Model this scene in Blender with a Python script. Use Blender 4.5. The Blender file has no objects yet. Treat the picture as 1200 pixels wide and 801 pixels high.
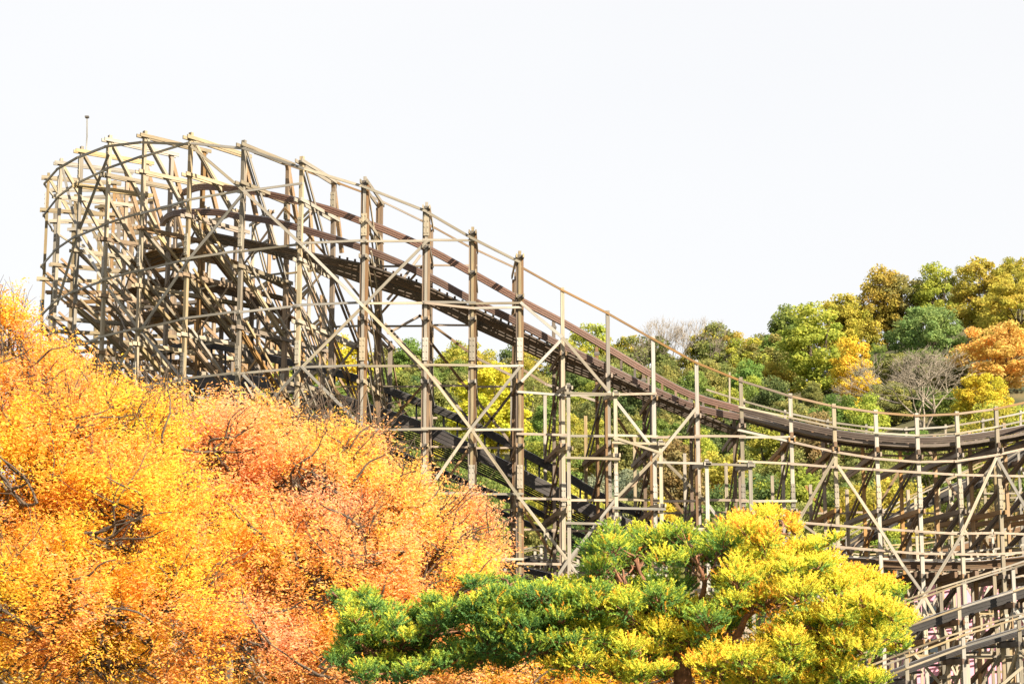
import bpy, math, random
import numpy as np
from mathutils import Vector, Matrix, noise
random.seed(7); RNG = np.random.default_rng(7)
SC = bpy.context.scene
COL = SC.collection
# ------------------------------------------------------------------ camera
CAMZ = 1.7; FPX = 2239.0; CX, CY = 600.0, 400.5
PITCH = math.atan((820 - CY) / FPX)
cam_d = bpy.data.cameras.new('camera'); cam = bpy.data.objects.new('camera', cam_d); COL.objects.link(cam)
cam.location = (0, 0, CAMZ); cam.rotation_euler = (math.pi / 2 + PITCH, 0, 0)
cam_d.sensor_width = 36; cam_d.lens = 36 * FPX / 1200; cam_d.clip_start = 0.5; cam_d.clip_end = 8000
SC.camera = cam
# ------------------------------------------------------------------ light
SUN_EL = math.radians(33); SUN_AZ = math.radians(134)      # azimuth clockwise from +Y (view direction)
SKY_STRENGTH = 0.0755; SUN_STRENGTH = 4.8; EXPOSURE = 1.75
w = bpy.data.worlds.new('World'); SC.world = w; w.use_nodes = True
nt = w.node_tree; nt.nodes.clear()
wo = nt.nodes.new('ShaderNodeOutputWorld'); bg = nt.nodes.new('ShaderNodeBackground')
sky = nt.nodes.new('ShaderNodeTexSky'); sky.sky_type = 'NISHITA'; sky.sun_disc = False
sky.sun_elevation = SUN_EL; sky.sun_rotation = SUN_AZ; sky.dust_density = 3.0; sky.air_density = 1.0
# thin bright high cloud veiling the whole sky
tc = nt.nodes.new('ShaderNodeTexCoord'); mp = nt.nodes.new('ShaderNodeMapping'); mp.inputs['Scale'].default_value = (1, 1, 2.5)
nz = nt.nodes.new('ShaderNodeTexNoise'); nz.inputs['Scale'].default_value = 1.6; nz.inputs['Detail'].default_value = 4
cr = nt.nodes.new('ShaderNodeValToRGB'); cr.color_ramp.elements[0].position = .3; cr.color_ramp.elements[0].color = (3.80, 3.80, 3.86, 1)
cr.color_ramp.elements[1].position = .7; cr.color_ramp.elements[1].color = (3.98, 3.96, 3.95, 1)
mx = nt.nodes.new('ShaderNodeMixRGB'); mx.inputs[0].default_value = .93
L = nt.links.new
L(tc.outputs['Generated'], mp.inputs[0]); L(mp.outputs[0], nz.inputs['Vector']); L(nz.outputs['Fac'], cr.inputs[0])
L(sky.outputs[0], mx.inputs[1]); L(cr.outputs[0], mx.inputs[2]); L(mx.outputs[0], bg.inputs[0])
bg.inputs[1].default_value = SKY_STRENGTH; L(bg.outputs[0], wo.inputs[0])
sd = bpy.data.lights.new('sun', 'SUN'); sd.energy = SUN_STRENGTH; sd.angle = math.radians(.5); sd.color = (1, .86, .66)
so = bpy.data.objects.new('sun', sd); COL.objects.link(so)
sdir = Vector((math.sin(SUN_AZ) * math.cos(SUN_EL), math.cos(SUN_AZ) * math.cos(SUN_EL), math.sin(SUN_EL)))
so.rotation_euler = sdir.to_track_quat('Z', 'Y').to_euler(); so.location = (60, -30, 60)
SC.view_settings.view_transform = 'Standard'; SC.view_settings.look = 'None'
SC.view_settings.exposure = EXPOSURE; SC.view_settings.gamma = 1
SC.cycles.max_bounces = 6; SC.cycles.transparent_max_bounces = 4
# ------------------------------------------------------------------ helpers
ct, st = math.cos(PITCH), math.sin(PITCH)
def at(px, py, D):
    u = (px - CX) / FPX; v = (CY - py) / FPX; dy = ct - v * st
    return Vector((D * u / dy, D, CAMZ + D * (st + v * ct) / dy))
def zat(py, D): return at(600, py, D).z
def tag(o, label=None, cat=None, group=None, kind=None):
    if label: o['label'] = label
    if cat: o['category'] = cat
    if group: o['group'] = group
    if kind: o['kind'] = kind
    return o
def empty(name, loc):
    o = bpy.data.objects.new(name, None); COL.objects.link(o); o.location = loc; o.empty_display_size = .5
    return o
def mesh_obj(name, verts, faces, mat, parent=None, M=None, smooth=False):
    me = bpy.data.meshes.new(name); me.from_pydata([tuple(v) for v in verts], [], faces); me.materials.append(mat)
    if smooth: me.polygons.foreach_set('use_smooth', [True] * len(me.polygons))
    return link_mesh(name, me, parent, M)
def link_mesh(name, me, parent=None, M=None):
    o = bpy.data.objects.new(name, me); COL.objects.link(o)
    M = M or Matrix.Identity(4)
    if parent is not None:
        o.parent = parent
        o.matrix_basis = parent_world(parent).inverted() @ M
    else: o.matrix_basis = M
    return o
def parent_world(p):
    M = p.matrix_basis.copy()
    if p.parent is not None: M = parent_world(p.parent) @ M
    return M
# ------------------------------------------------------------------ materials
def newmat(name):
    m = bpy.data.materials.new(name); m.use_nodes = True
    n = m.node_tree; b = n.nodes['Principled BSDF']
    return m, n, b
def wood(name, c1, c2, c3, rough=.8, grain=1.0, warm=None):
    m, n, b = newmat(name); N = n.nodes.new; K = n.links.new
    t = N('ShaderNodeTexCoord'); oi = N('ShaderNodeObjectInfo')
    off = N('ShaderNodeVectorMath'); off.operation = 'ADD'
    rs = N('ShaderNodeMath'); rs.operation = 'MULTIPLY'; rs.inputs[1].default_value = 57.3
    K(oi.outputs['Random'], rs.inputs[0]); K(rs.outputs[0], off.inputs[1]); K(t.outputs['Object'], off.inputs[0])
    mp = N('ShaderNodeMapping'); mp.inputs['Scale'].default_value = (.35, 14, 14); K(off.outputs[0], mp.inputs[0])
    g = N('ShaderNodeTexNoise'); g.inputs['Scale'].default_value = 1.6; g.inputs['Detail'].default_value = 6; g.inputs['Roughness'].default_value = .65
    K(mp.outputs[0], g.inputs['Vector'])
    s = N('ShaderNodeTexNoise'); s.inputs['Scale'].default_value = .8; s.inputs['Detail'].default_value = 5; K(off.outputs[0], s.inputs['Vector'])
    r1 = N('ShaderNodeValToRGB'); r1.color_ramp.elements[0].position = .32; r1.color_ramp.elements[1].position = .68
    r1.color_ramp.elements[0].color = (*c2, 1); r1.color_ramp.elements[1].color = (*c1, 1); K(g.outputs['Fac'], r1.inputs[0])
    r2 = N('ShaderNodeMapRange'); r2.inputs[1].default_value = .45; r2.inputs[2].default_value = .72; r2.inputs[4].default_value = .7; K(s.outputs['Fac'], r2.inputs[0])
    mx = N('ShaderNodeMixRGB'); K(r2.outputs[0], mx.inputs[0]); K(r1.outputs[0], mx.inputs[1]); mx.inputs[2].default_value = (*c3, 1)
    hv = N('ShaderNodeHueSaturation'); mr = N('ShaderNodeMapRange'); mr.inputs[3].default_value = .62; mr.inputs[4].default_value = 1.38
    K(oi.outputs['Random'], mr.inputs[0]); K(mr.outputs[0], hv.inputs['Value'])
    mr2 = N('ShaderNodeMapRange'); mr2.inputs[3].default_value = .35; mr2.inputs[4].default_value = 1.3
    fr = N('ShaderNodeMath'); fr.operation = 'FRACT'; K(rs.outputs[0], fr.inputs[0]); K(fr.outputs[0], mr2.inputs[0]); K(mr2.outputs[0], hv.inputs['Saturation'])
    K(mx.outputs[0], hv.inputs['Color']); K(hv.outputs[0], b.inputs['Base Color'])
    bp = N('ShaderNodeBump'); bp.inputs['Strength'].default_value = .35 * grain; bp.inputs['Distance'].default_value = .02; K(g.outputs['Fac'], bp.inputs['Height']); K(bp.outputs[0], b.inputs['Normal'])
    b.inputs['Roughness'].default_value = rough
    return m
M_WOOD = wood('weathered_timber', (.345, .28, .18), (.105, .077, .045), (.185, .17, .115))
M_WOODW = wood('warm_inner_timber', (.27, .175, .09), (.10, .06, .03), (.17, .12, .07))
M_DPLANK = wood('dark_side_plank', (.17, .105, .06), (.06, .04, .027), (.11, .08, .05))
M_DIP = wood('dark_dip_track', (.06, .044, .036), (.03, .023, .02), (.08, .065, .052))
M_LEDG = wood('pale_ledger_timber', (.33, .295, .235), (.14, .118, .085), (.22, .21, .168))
M_RAIL = wood('brown_laminated_track', (.18, .09, .06), (.075, .038, .028), (.12, .068, .048), rough=.6)
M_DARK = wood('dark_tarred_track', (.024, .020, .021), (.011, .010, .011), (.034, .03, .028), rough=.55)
M_DECK = wood('track_underside_boards', (.14, .085, .048), (.05, .032, .021), (.085, .058, .038))
def metal(name, c, rough=.45, met=.8):
    m, n, b = newmat(name); t = n.nodes.new('ShaderNodeTexCoord'); g = n.nodes.new('ShaderNodeTexNoise'); g.inputs['Scale'].default_value = 9
    r = n.nodes.new('ShaderNodeValToRGB'); r.color_ramp.elements[0].color = (*[x * .6 for x in c], 1); r.color_ramp.elements[1].color = (*c, 1)
    n.links.new(t.outputs['Object'], g.inputs['Vector']); n.links.new(g.outputs['Fac'], r.inputs[0]); n.links.new(r.outputs[0], b.inputs['Base Color'])
    b.inputs['Roughness'].default_value = rough; b.inputs['Metallic'].default_value = met
    return m
M_STEEL = metal('galvanised_steel', (.32, .32, .31), .6, .5)
M_BRKT = metal('dark_steel_bracket', (.12, .11, .10), .6, .5)
M_RTOP = metal('worn_rail_steel', (.5, .5, .52), .3, .9)
def bark(name, c):
    m, n, b = newmat(name); t = n.nodes.new('ShaderNodeTexCoord'); g = n.nodes.new('ShaderNodeTexNoise'); g.inputs['Scale'].default_value = 6; g.inputs['Detail'].default_value = 6
    r = n.nodes.new('ShaderNodeValToRGB'); r.color_ramp.elements[0].position = .35; r.color_ramp.elements[1].position = .7
    r.color_ramp.elements[0].color = (*[x * .45 for x in c], 1); r.color_ramp.elements[1].color = (*c, 1)
    n.links.new(t.outputs['Object'], g.inputs['Vector']); n.links.new(g.outputs['Fac'], r.inputs[0]); n.links.new(r.outputs[0], b.inputs['Base Color'])
    bp = n.nodes.new('ShaderNodeBump'); bp.inputs['Distance'].default_value = .03; n.links.new(g.outputs['Fac'], bp.inputs['Height']); n.links.new(bp.outputs[0], b.inputs['Normal'])
    b.inputs['Roughness'].default_value = .9
    return m
M_BARK = bark('grey_brown_bark', (.10, .075, .055)); M_PBARK = bark('reddish_pine_bark', (.24, .11, .06)); M_PALEBARK = bark('pale_twig_bark', (.36, .31, .25))
def leaf(name, stops, nscale=.35, transl=.45, use_obj=False, nw=.55, gloss=.0):
    """colour from a per-leaf 'tone' mixed with clump-sized noise; use_obj: tint by the tree's own object colour"""
    m = bpy.data.materials.new(name); m.use_nodes = True; n = m.node_tree; n.nodes.clear(); N = n.nodes.new; K = n.links.new
    out = N('ShaderNodeOutputMaterial'); a = N('ShaderNodeAttribute'); a.attribute_name = 'tone'
    t = N('ShaderNodeTexCoord'); g = N('ShaderNodeTexNoise'); g.inputs['Scale'].default_value = nscale; g.inputs['Detail'].default_value = 3
    K(t.outputs['Object'], g.inputs['Vector'])
    gm = N('ShaderNodeMapRange'); gm.inputs[1].default_value = .3; gm.inputs[2].default_value = .7; K(g.outputs['Fac'], gm.inputs[0])
    mm = N('ShaderNodeMix'); mm.data_type = 'FLOAT'; mm.inputs[0].default_value = nw; K(a.outputs['Fac'], mm.inputs[2]); K(gm.outputs[0], mm.inputs[3])
    r = N('ShaderNodeValToRGB'); e = r.color_ramp.elements
    while len(e) < len(stops): e.new(.5)
    for i, (p, c) in enumerate(stops): e[i].position = p; e[i].color = (*c, 1)
    K(mm.outputs[0], r.inputs[0]); col = r.outputs[0]
    if use_obj:
        oi = N('ShaderNodeObjectInfo'); x = N('ShaderNodeMixRGB'); x.blend_type = 'MULTIPLY'; x.inputs[0].default_value = 1
        K(col, x.inputs[1]); K(oi.outputs['Color'], x.inputs[2]); col = x.outputs[0]
        ge = N('ShaderNodeNewGeometry'); n2 = N('ShaderNodeTexNoise'); n2.inputs['Scale'].default_value = .28; n2.inputs['Detail'].default_value = 5; n2.inputs['Roughness'].default_value = .7
        K(ge.outputs['Position'], n2.inputs['Vector']); m2 = N('ShaderNodeMapRange'); m2.inputs[1].default_value = .3; m2.inputs[2].default_value = .7; m2.inputs[3].default_value = .488; m2.inputs[4].default_value = .532
        hs = N('ShaderNodeHueSaturation'); hs.inputs['Saturation'].default_value = .93; hs.inputs['Value'].default_value = .9; K(n2.outputs['Fac'], m2.inputs[0]); K(m2.outputs[0], hs.inputs['Hue']); K(col, hs.inputs['Color']); col = hs.outputs[0]
    d = N('ShaderNodeBsdfDiffuse'); tr = N('ShaderNodeBsdfTranslucent'); ms = N('ShaderNodeMixShader'); ms.inputs[0].default_value = transl
    K(col, d.inputs[0]); K(col, tr.inputs[0]); K(d.outputs[0], ms.inputs[1]); K(tr.outputs[0], ms.inputs[2])
    K(ms.outputs[0], out.inputs[0])
    return m
# ------------------------------------------------------------------ terrain
RIDGE = [(-400, 12), (-120, 22), (-70, 36), (-45, 49), (-25, 53), (0, 52), (15, 52), (24, 52), (32, 52), (42, 51), (49, 55.5), (60, 60.5), (70, 63.5), (84, 68), (120, 70), (200, 60), (400, 40)]
def ridge(x):
    for (a, ha), (b, hb) in zip(RIDGE, RIDGE[1:]):
        if x <= b: t = max(0, (x - a) / (b - a)); return ha + (hb - ha) * t
    return RIDGE[-1][1]
def terrain(x, y):
    t = (y - 160) / 165.0
    if t <= 0: return 0.0
    xs = x * 322.0 / max(y, 200)
    h = ridge(xs)
    if t < 1: f = t if t > .12 else t * t / .24 + .0
    else: f = max(0, 1 - .35 * (t - 1))
    if t < .12: f = t * t / .12
    return h * f + 1.6 * noise.noise(Vector((x * .03, y * .03, 0))) * min(1, t * 4)
def build_ground():
    xs = [-4000, -2000, -1000, -600, -400] + list(range(-300, 301, 8)) + [400, 600, 1000, 2000, 4000]
    ys = [-3000, -1000, -300, -100, -30, 0, 30, 60, 90, 120, 140] + list(range(150, 420, 7)) + [450, 500, 600, 700, 800, 1200, 2500, 5000]
    vs = [(x, y, terrain(x, y)) for y in ys for x in xs]; nx = len(xs)
    fs = [(j * nx + i, j * nx + i + 1, (j + 1) * nx + i + 1, (j + 1) * nx + i) for j in range(len(ys) - 1) for i in range(nx - 1)]
    m, n, b = newmat('leaf_littered_ground'); t = n.nodes.new('ShaderNodeTexCoord'); g = n.nodes.new('ShaderNodeTexNoise'); g.inputs['Scale'].default_value = .25; g.inputs['Detail'].default_value = 8
    r = n.nodes.new('ShaderNodeValToRGB'); e = r.color_ramp.elements; e[0].position = .35; e[0].color = (.035, .045, .018, 1); e[1].position = .65; e[1].color = (.12, .10, .045, 1)
    n.links.new(t.outputs['Object'], g.inputs['Vector']); n.links.new(g.outputs['Fac'], r.inputs[0]); n.links.new(r.outputs[0], b.inputs['Base Color']); b.inputs['Roughness'].default_value = .95
    tag(mesh_obj('ground', vs, fs, m, smooth=True), kind='structure')
build_ground()
# ------------------------------------------------------------------ timber members
BOXF = [(0, 3, 2, 1), (4, 5, 6, 7), (0, 1, 5, 4), (1, 2, 6, 5), (2, 3, 7, 6), (3, 0, 4, 7)]
def boxv(x0, x1, y0, y1, z0, z1):
    return [(x0, y0, z0), (x1, y0, z0), (x1, y1, z0), (x0, y1, z0), (x0, y0, z1), (x1, y0, z1), (x1, y1, z1), (x0, y1, z1)]
def frame(p0, p1, side):
    X = (p1 - p0).normalized(); Z = X.cross(side)
    if Z.length < 1e-4: Z = X.cross(Vector((0, 0, 1)))
    Z.normalize(); Y = Z.cross(X).normalized()
    return Matrix(((X.x, Y.x, Z.x, p0.x), (X.y, Y.y, Z.y, p0.y), (X.z, Y.z, Z.z, p0.z), (0, 0, 0, 1)))
class Thing:
    """collects members; on build the largest 290 of each name become parts of their own, the rest one joined part"""
    def __init__(s, name, loc, label, cat): s.root = tag(empty(name, loc), label, cat); s.mem = []
    def member(s, name, p0, p1, boxes, side, mat, kids=()):
        L_ = (p1 - p0).length; M = frame(p0, p1, side)
        s.mem.append((name, M, boxes, mat, L_ / max(20, p0.y), kids, L_))
    def beam(s, name, p0, p1, w_, h_, side, mat, pair=0, ext=0.0, kids=()):
        """w_ = size across 'side', h_ = the other; pair>0: two planks that far either side"""
        d = (p1 - p0).normalized(); p0 = p0 - d * ext; p1 = p1 + d * ext; L_ = (p1 - p0).length
        if pair: bs = [(0, L_, pair - w_ / 2, pair + w_ / 2, -h_ / 2, h_ / 2), (0, L_, -pair - w_ / 2, -pair + w_ / 2, -h_ / 2, h_ / 2)]
        else: bs = [(0, L_, -w_ / 2, w_ / 2, -h_ / 2, h_ / 2)]
        s.member(name, p0, p1, bs, side, mat, kids)
    def build(s):
        groups = {}
        for m in s.mem: groups.setdefault(m[0], []).append(m)
        for name, ms in groups.items():
            ms.sort(key=lambda m: -m[4])
            for (nm, M, boxes, mat, sz, kids, L_) in ms[:290]:
                vs = []; fs = []
                for b in boxes: k = len(vs); vs += boxv(*b); fs += [tuple(i + k for i in f) for f in BOXF]
                o = mesh_obj(nm, vs, fs, mat, s.root, M)
                for (kn, kb, km) in kids:
                    vs = []; fs = []
                    for b in kb: k = len(vs); vs += boxv(*b); fs += [tuple(i + k for i in f) for f in BOXF]
                    mesh_obj(kn, vs, fs, km, o, M)
            rest = ms[290:]
            if rest:
                vs = []; fs = []
                for (nm, M, boxes, mat, sz, kids, L_) in rest:
                    for b in boxes:
                        k = len(vs); vs += [M @ Vector(v) for v in boxv(*b)]; fs += [tuple(i + k for i in f) for f in BOXF]
                c = s.root.location
                o = mesh_obj(name, [v - c for v in vs], fs, rest[0][3], s.root, Matrix.Translation(c)); o['kind'] = 'stuff'
def smooth_path(pts, step=1.0):
    """Catmull-Rom through 3D points"""
    out = []; n_ = len(pts)
    for i in range(n_ - 1):
        p0 = pts[max(0, i - 1)]; p1 = pts[i]; p2 = pts[i + 1]; p3 = pts[min(n_ - 1, i + 2)]
        k = max(1, int((p2 - p1).length / step))
        for j in range(k):
            t = j / k
            out.append(.5 * ((2 * p1) + (p2 - p0) * t + (2 * p0 - 5 * p1 + 4 * p2 - p3) * t * t + (3 * p1 - p0 - 3 * p2 + p3) * t ** 3))
    out.append(pts[-1].copy()); return out
def sweep(name, pts, prof, mat, parent, sides=None):
    """closed profile (side, up) swept along pts; side = horizontal across the path unless given"""
    vs = []; n_ = len(pts); k = len(prof); o0 = pts[0].copy()
    for i, p in enumerate(pts):
        T = (pts[min(i + 1, n_ - 1)] - pts[max(i - 1, 0)]).normalized()
        S = sides[i] if sides else Vector((-T.y, T.x, 0)).normalized()
        S = (S - T * S.dot(T)).normalized(); U = T.cross(S)
        if U.z < 0: U = -U
        for (a, b) in prof: vs.append(p - o0 + S * a + U * b)
    fs = [(i * k + j, i * k + (j + 1) % k, (i + 1) * k + (j + 1) % k, (i + 1) * k + j) for i in range(n_ - 1) for j in range(k)]
    fs += [tuple(range(k))[::-1], tuple((n_ - 1) * k + j for j in range(k))]
    return mesh_obj(name, vs, fs, mat, parent, Matrix.Translation(o0))
def rect(w_, h_, a=0, b=0): return [(a - w_ / 2, b - h_ / 2), (a + w_ / 2, b - h_ / 2), (a + w_ / 2, b + h_ / 2), (a - w_ / 2, b + h_ / 2)]
def stack_profile(w_, h_, n_=6):
    """laminated stack: each layer a step proud or back of the next"""
    L1 = []; R1 = []
    for i in range(n_):
        q = w_ / 2 - (.025 if i % 2 else 0); z0 = -h_ / 2 + h_ * i / n_; z1 = z0 + h_ / n_
        R1 += [(q, z0), (q, z1)]; L1 += [(-q, z0), (-q, z1)]
    return R1 + L1[::-1]
def lerp_tab(tab, x):
    if x <= tab[0][0]: return tab[0][1]
    for (a, ya), (b, yb) in zip(tab, tab[1:]):
        if x <= b: return ya + (yb - ya) * (x - a) / (b - a)
    return tab[-1][1]
# ------------------------------------------------------------------ the main coaster: outer face of the trestle
ZR = zat(283, 122)                       # height of the ledger ring measured along the whole turn
STEP = ZR - zat(355.5, 122)              # storey height
def D_from(px, py):                      # distance at which a point of that ring shows at row py
    lo, hi = 80, 260
    for _ in range(40):
        m = (lo + hi) / 2
        if zat(py, m) > ZR: hi = m
        else: lo = m
    return lo
# (column, row of the ring, row of the post top)
LEFT = [(57, 372, 205), (72, 357, 188), (96, 342, 174), (129, 330, 161), (170, 318, 156), (224, 305, 158), (286, 295, 167), (354, 287, 186), (428, 283, 210), (500, 283, 240)]
ST = []                                  # stations: x, y, ztop, kind
for px, ry, ty in LEFT:
    D = D_from(px, ry); p = at(px, ty, D); ST.append([p.x, p.y, p.z, 'L', px])
# the turn goes on round the back
lastc = (ST[0][0] + 22.5, ST[0][1] + 4)
back = []
for k in range(1, 9):
    a = math.radians(188 - k * 10.5 * 1.0)
    back.append([lastc[0] + 23 * math.cos(a), lastc[1] + 23 * math.sin(a), ST[0][2] + .35 * k, 'B', 0])
for px, ty in [(554, 269), (609, 297)]: p = at(px, ty, 122); ST.append([p.x, p.y, p.z, 'L', px])
for px, ty, D in [(659, 339, 122.3), (712, 366, 122.6), (765, 396, 123), (816, 424, 123), (868, 444, 123), (926, 463, 123), (977, 475, 123), (1026, 482, 123.1),
                  (1074, 486, 123.2), (1121, 484, 123.5), (1167, 478, 124), (1212, 468, 124.6), (1256, 455, 125.4), (1300, 440, 126.5)]:
    p = at(px, ty, D); ST.append([p.x, p.y, p.z, 'R', px])
ST = back[::-1] + ST
NST = len(ST)
def tang(i):
    a = Vector(ST[max(0, i - 1)][:2]); b = Vector(ST[min(NST - 1, i + 1)][:2]); return Vector((b - a).to_3d()).normalized()
TG = [tang(i) for i in range(NST)]; INW = [Vector((-t.y, t.x, 0)) for t in TG]
def base(i, w_=0, z=0): return Vector((ST[i][0], ST[i][1], 0)) + INW[i] * w_ + Vector((0, 0, z))
FX = sorted([(s[4], s[1]) for s in ST if s[4]])
def Df(px): return lerp_tab(FX, px)
def F(px, py, off=-.22): return at(px, py, Df(px) + off)          # a point on the outer face
UPV = Vector((0, 0, 1)); XV = Vector((1, 0, 0)); YV = Vector((0, 1, 0))
RC = Thing('roller_coaster', (0, 124, 0), 'tall weathered timber roller coaster trestle with a banked turn and a long brown drop', 'roller coaster')
A_TAB = [(240, 219), (300, 225), (320, 229), (350, 236), (387, 246), (425, 260), (445, 267), (500, 291), (555, 321), (610, 352), (660, 378), (710, 407), (760, 437), (810, 463), (868, 480), (926, 496), (977, 507), (1026, 513), (1074, 516), (1121, 514), (1167, 508), (1212, 499), (1256, 487), (1300, 473)]
B_TAB = [(205, 250), (255, 249), (280, 254), (330, 262), (425, 291), (500, 323), (550, 350), (605, 377), (660, 406), (710, 430), (765, 457), (820, 479), (873, 490), (926, 505), (977, 516), (1026, 522), (1074, 525), (1121, 523), (1167, 517), (1212, 508), (1256, 496), (1300, 482)]
LEV = [ZR + STEP * k for k in range(3, -9, -1)]                     # ledger storeys
def jit(a=.03): return random.uniform(-a, a)
def bolts(x, w_): return [(x - .03, x + .03, -w_, -w_ + .03, -.03, .03)]
def post(T, p0, z1, wd, side, mat=M_WOOD, laminated=True, splices=(), caps=()):
    """upright: a core with a plank either side; splice plates and steel brackets are its sub-parts"""
    p1 = Vector((p0.x, p0.y, z1)); H = z1 - p0.z
    bs = [(0, H, -wd * .5, wd * .5, -wd * .42, wd * .42)]
    kids = []
    if laminated:
        bs = [(0, H, -wd * .28, wd * .28, -wd * .5, wd * .5)]
        kids = [('side_plank', [(0, H - .3, wd * .30, wd * .74, -wd * .3, wd * .9)], M_DPLANK), ('side_plank', [(0, H - .5, -wd * .74, -wd * .30, -wd * .3, wd * .9)], M_DPLANK)]
    for z in splices:
        if 1 < z < z1 - 1: x = z - p0.z; kids.append(('splice_plate', [(x - .75, x + .75, -wd * .55, wd * .55, -wd * .5 - .07, -wd * .5 - .005)] + [(x + q, x + q + .07, s_ * wd * .3 - .035, s_ * wd * .3 + .035, -wd * .5 - .10, -wd * .5 - .07) for q in (-.6, -.2, .2, .55) for s_ in (-1, 1)], M_LEDG))
    for z in caps:
        if .5 < z < z1 + .5: x = min(z - p0.z, H - .05); kids.append(('bracket', [(x - .13, x + .13, -wd * .70, wd * .70, -wd * .56, wd * .52), (x - .05, x + .05, -wd * .85, wd * .85, -wd * .68, -wd * .52)], M_BRKT))
    T.member('post', Vector(p0), p1, bs, side, mat, kids)
for i in range(NST):
    x, y, zt, kd, px = ST[i]; t = TG[i]; n = INW[i]
    if kd in 'LB':
        w1 = 5.2; w2 = 10.0; w3 = 15.0
        cz = [zt - .25, zt - 2.9] + [z - 1.05 for z in LEV if z - 1.05 < zt - 5.2 and z > 2]
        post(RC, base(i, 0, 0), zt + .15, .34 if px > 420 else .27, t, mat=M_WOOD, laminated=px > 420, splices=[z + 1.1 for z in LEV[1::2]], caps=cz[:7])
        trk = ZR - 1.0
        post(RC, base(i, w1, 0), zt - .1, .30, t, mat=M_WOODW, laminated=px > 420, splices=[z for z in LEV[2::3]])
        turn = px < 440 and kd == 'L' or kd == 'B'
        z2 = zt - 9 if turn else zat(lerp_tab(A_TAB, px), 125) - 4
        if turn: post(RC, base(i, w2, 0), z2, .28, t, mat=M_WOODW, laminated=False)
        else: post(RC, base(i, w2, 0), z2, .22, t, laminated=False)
        if turn: post(RC, base(i, w3, 0), z2 - 4, .24, t, mat=M_WOODW, laminated=False)
        for k, z in enumerate(cz):
            we = w1 if k < 3 else (w2 if (k < 5 or not turn) else w3)
            if kd == 'B' and k > 5: continue
            if z > z2 and we > w1: we = w1
            RC.beam('cross_beam', base(i, -.55, z), base(i, we + .5, z + jit(.08)), .09, .25, t, M_WOOD if k < 2 else random.choice((M_WOOD, M_WOODW)), pair=.22)
        # braces in the plane of the bent
        zz = cz
        for k in range(len(zz) - 1):
            if kd == 'B' and k > 4: break
            a = zz[k] - .1; b = zz[k + 1]
            if k == 0:   # long raker from the top down to the third storey
                b3 = zz[2]; RC.beam('raking_brace', base(i, .1, a), base(i, w1 - .1, b3 + .2), .08, .20, t, M_WOOD, pair=.13)
                if turn: RC.beam('raking_brace', base(i, w1 - .1, a), base(i, w1 + 1.5, a - 4.6), .24, .28, t, M_WOODW)
            elif k >= 2:
                RC.beam('raking_brace', base(i, .1, a), base(i, w1 - .1, b + .2), .08, .20, t, random.choice((M_WOOD, M_WOODW)), pair=.13)
                if a < z2 + 3 and k < 8: RC.beam('raking_brace', base(i, w1 + .1, a), base(i, w2 - .1, b + .2), .09, .22, t, M_WOODW, pair=.14)
                if turn and k >= 3 and k < 8: RC.beam('raking_brace', base(i, w2 + .1, a), base(i, w3 - .1, b + .2), .09, .22, t, M_WOODW)
    else:
        w1 = 4.6 if px < 850 else 4.2; w2 = 9.6
        zA = zat(lerp_tab(A_TAB, px), y + 3.2); zB = zat(lerp_tab(B_TAB, px), y + 1.2); zf = min(zA, zB) - .75
        cz = [zf] + [z for z in [ZR - STEP * k - 1.0 for k in range(2, 8)] if z < zf - 2.2 and z > 1]
        post(RC, base(i, 0, 0), zt + .12, .24, t, laminated=False, mat=M_LEDG, splices=[z for z in LEV[5::2] if z < zf - 2], caps=cz[:3])
        if px < 850: RC.beam('side_plank', base(i, .42, 0), base(i, .42, zB + .2), .42, .12, t, M_DPLANK)
        post(RC, base(i, w1, 0), zA + .35, .22, t, mat=M_WOODW if px > 850 else M_DPLANK, laminated=False, caps=[zA - .1])
        post(RC, base(i, w2, 0), zf - 1.2, .22, t, laminated=False)
        for k, z in enumerate(cz):
            RC.beam('cross_beam', base(i, -.4, z), base(i, (w1 + .6) if (k == 0 and px < 850) else w2 + .3, z + jit(.06) - (.25 if k == 0 else 0)), .10, .28, t, M_WOODW, pair=.18)
            if k < len(cz) - 1:
                b = cz[k + 1]
                RC.beam('raking_brace', base(i, .1, z - .1), base(i, w2 - .3, b + .1), .08, .20, t, M_DPLANK, pair=.12)
        if px > 850:
            RC.beam('floor_beam', base(i, -.3, zf + .32), base(i, w1 + 1.4, zf - .1), .20, .34, t, M_DECK)
# ledgers on the outer, middle and rear faces, each plank lapping the next
def ledgers(T, w_, zs, lo, hi, mat=M_LEDG, h=.15, dep=.09, skip=0):
    for z in zs:
        for i in range(lo, hi):
            ztop = min(ST[i][2], ST[i + 1][2])
            if z > ztop - .4 or z < 1: continue
            lap = .045 if i % 2 else -.045
            w_o = w_ - .25 - .014 * (i % 2); a = base(i, w_o, z + lap); b = base(i + 1, w_o, z + lap * .4)
            T.beam('ledger', a, b, dep, h, INW[i], mat, ext=.22)
nb = len(back); r0 = nb + 11 + 0   # index of the first 'R' station - 1
iL = nb; iR = nb + 12
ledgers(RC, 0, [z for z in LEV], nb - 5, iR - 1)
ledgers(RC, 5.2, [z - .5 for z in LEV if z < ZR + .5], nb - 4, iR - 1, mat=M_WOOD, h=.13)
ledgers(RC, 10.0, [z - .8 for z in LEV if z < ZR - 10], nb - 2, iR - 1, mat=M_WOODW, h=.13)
ledgers(RC, 15.0, [z - 1.2 for z in LEV if z < ZR - 8], nb - 2, nb + 9, mat=M_WOODW, h=.15)
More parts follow.
